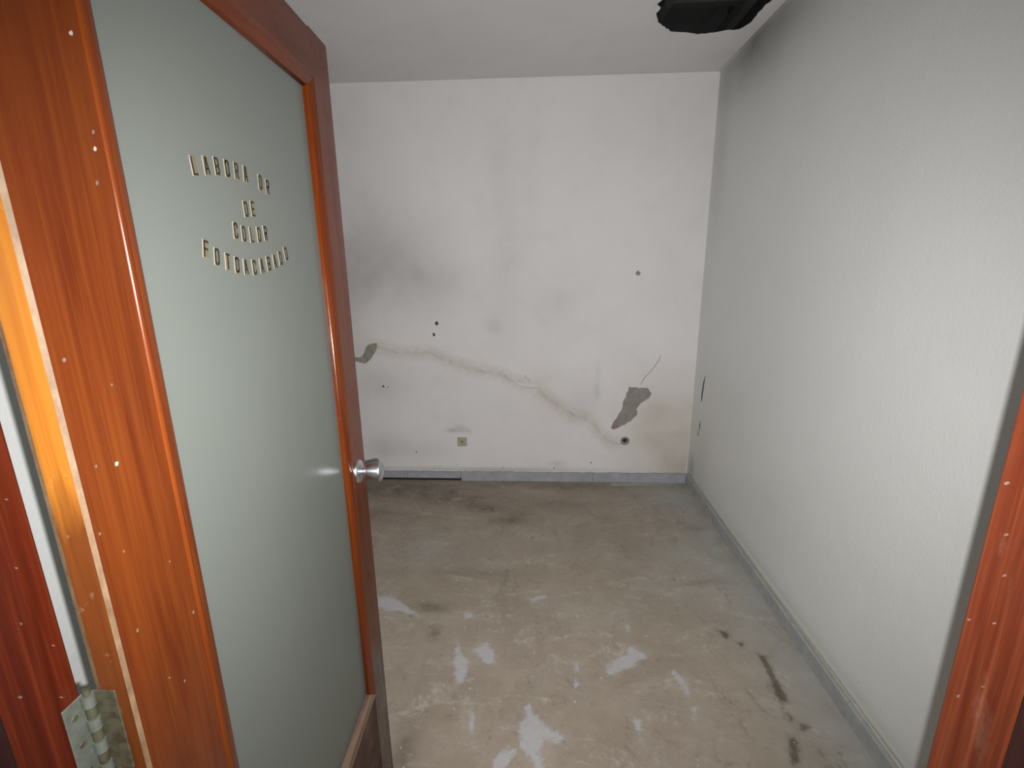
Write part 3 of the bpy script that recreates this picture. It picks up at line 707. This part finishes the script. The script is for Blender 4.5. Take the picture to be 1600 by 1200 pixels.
# ---- knob set
KS, KZ = .738, 1.068
bm = bmesh.new()
lathe(bm, [(0, .0295), (.003, .0295), (.0065, .0270), (.0085, .0200), (.0095, .0130), (.0095, 0)], A(KS, 0, KZ), (0, -1, 0), 48)
ks = bm_obj('knob_rose', bm, CHROME, door, True)
bm = bmesh.new()
lathe(bm, [(.008, .0110), (.0165, .0105), (.0185, .0120), (.0200, .0170), (.0220, .0188), (.0250, .0198), (.0560, .0262), (.0585, .0260), (.0600, .0250), (.0603, .0200), (.0595, .0190), (.0595, .0070), (.0605, .0060), (.0605, 0)], A(KS, 0, KZ), (0, -1, 0), 56)
kk = bm_obj('door_knob', bm, CHROME, door, True); kk.data.set_sharp_from_angle(angle=math.radians(35))
kk['label'] = 'chrome tulip door knob'
bm = bmesh.new(); lathe(bm, [(0, .0295), (.003, .0295), (.0085, .0200), (.0095, .0115), (.02, .0125), (.032, .022), (.056, .0265), (.062, .0245), (.062, 0)], A(KS, -TH, KZ), (0, 1, 0), 40)
bm_obj('door_knob', bm, CHROME, door, True)
box('latch_plate', (DW - .0005, .006, KZ - .03), (DW + .0015, .030, KZ + .03), STEEL, door)

# ---- hinge at the visible height (leaves on the jamb and on the leaf edge, knuckles between)
def hinge(z0, z1):
    h = bpy.data.objects.new('hinge', None); COL.objects.link(h); h.parent = door
    # build in world coordinates, convert to door space
    inv = (Matrix.Translation((XH, YH, 0)) @ Matrix.Rotation(ANG, 4, 'Z')).inverted()
    def wbox(name, lo, hi, mat, bev=.0006):
        o = box(name, lo, hi, mat, h, bev, 1); o.data.transform(inv); return o
    kx, ky, r = JL + .0075, YL + .004, .0058
    o = wbox('hinge_leaf', (JL + .0003, YL - .0215, z0), (JL + .0022, ky, z1), STEEL)
    o = wbox('hinge_leaf', (kx, YH - .0042, z0), (XH - .013, YH - .0022, z1), STEEL_G); o['label'] = 'tarnished leaf on the door edge'
    n = 7; L_ = (z1 - z0) / n
    for k in range(n):
        bm = bmesh.new(); seg = 14; off = .0
        zz0, zz1 = z0 + k * L_ + .0006, z0 + (k + 1) * L_ - .0006
        rr = r if k % 2 == 0 else r * .82
        prism(bm, [(kx + rr * math.cos(2 * math.pi * q / seg), ky - .004 + rr * math.sin(2 * math.pi * q / seg)) for q in range(seg)], lambda u, v, w: Vector((u, v, w)), zz0, zz1)
        o = bm_obj('hinge_knuckle', bm, STEEL if k % 2 == 0 else STEEL_G, h); o.data.transform(inv)
    bm = bmesh.new(); seg = 12
    prism(bm, [(kx + .0035 * math.cos(2 * math.pi * q / seg), ky - .004 + .0035 * math.sin(2 * math.pi * q / seg)) for q in range(seg)], lambda u, v, w: Vector((u, v, w)), z1, z1 + .006)
    o = bm_obj('hinge_pin', bm, STEEL_G, h); o.data.transform(inv)
    for zz in (z1 - .018, (z0 + z1) / 2, z0 + .018):
        bm = bmesh.new(); lathe(bm, [(0, .0034), (.0006, .003), (.0006, 0)], (JL + .0022, YL - .012, zz), (1, 0, 0), 12)
        o = bm_obj('screw', bm, STEEL_G, h); o.data.transform(inv)
hinge(1.055, 1.158)
hinge(.18, .283)
hinge(1.80, 1.903)

# ------------------------------------------------------------------ floor debris (tiny crumbs nobody could count)
bm = bmesh.new(); rr = random.Random(11)
def crumb(x, y, s):
    q = [Vector((x + s * rr.uniform(.5, 1) * math.cos(t), y + s * rr.uniform(.5, 1) * math.sin(t), .0002)) for t in (0, 1.5, 3.0, 4.6)]
    h_ = s * rr.uniform(.3, .7); lo = [bm.verts.new(p) for p in q]; hi = [bm.verts.new(p + Vector((rr.uniform(-.2, .2) * s, rr.uniform(-.2, .2) * s, h_))) for p in q]
    bm.faces.new(lo[::-1]); bm.faces.new(hi)
    for k in range(4): bm.faces.new((lo[k], lo[(k + 1) % 4], hi[(k + 1) % 4], hi[k]))
for _ in range(800):
    x = rr.uniform(-1.3, 1.02); y = rr.uniform(1.05, 3.28)
    if x < -.40 and y < 1.3: continue
    crumb(x, y, rr.choice([.001, .0013, .0015, .002, .003]))
for cx, cy, n, sp in ((-.45, 1.72, 26, .08), (-1.0, 2.95, 30, .18), (-.25, 2.8, 26, .15), (.02, 1.75, 16, .08), (.28, 1.5, 14, .1), (.55, 1.45, 18, .07), (.05, 1.25, 20, .12), (-.36, 1.25, 14, .05)):
    for _ in range(n): crumb(cx + rr.gauss(0, sp), cy + rr.gauss(0, sp), rr.choice([.0015, .002, .003, .005]))
o = bm_obj('floor_debris', bm, DEBR); o['kind'] = 'stuff'; o['label'] = 'pale crumbs of plaster scattered over the dusty floor'; o['category'] = 'debris'
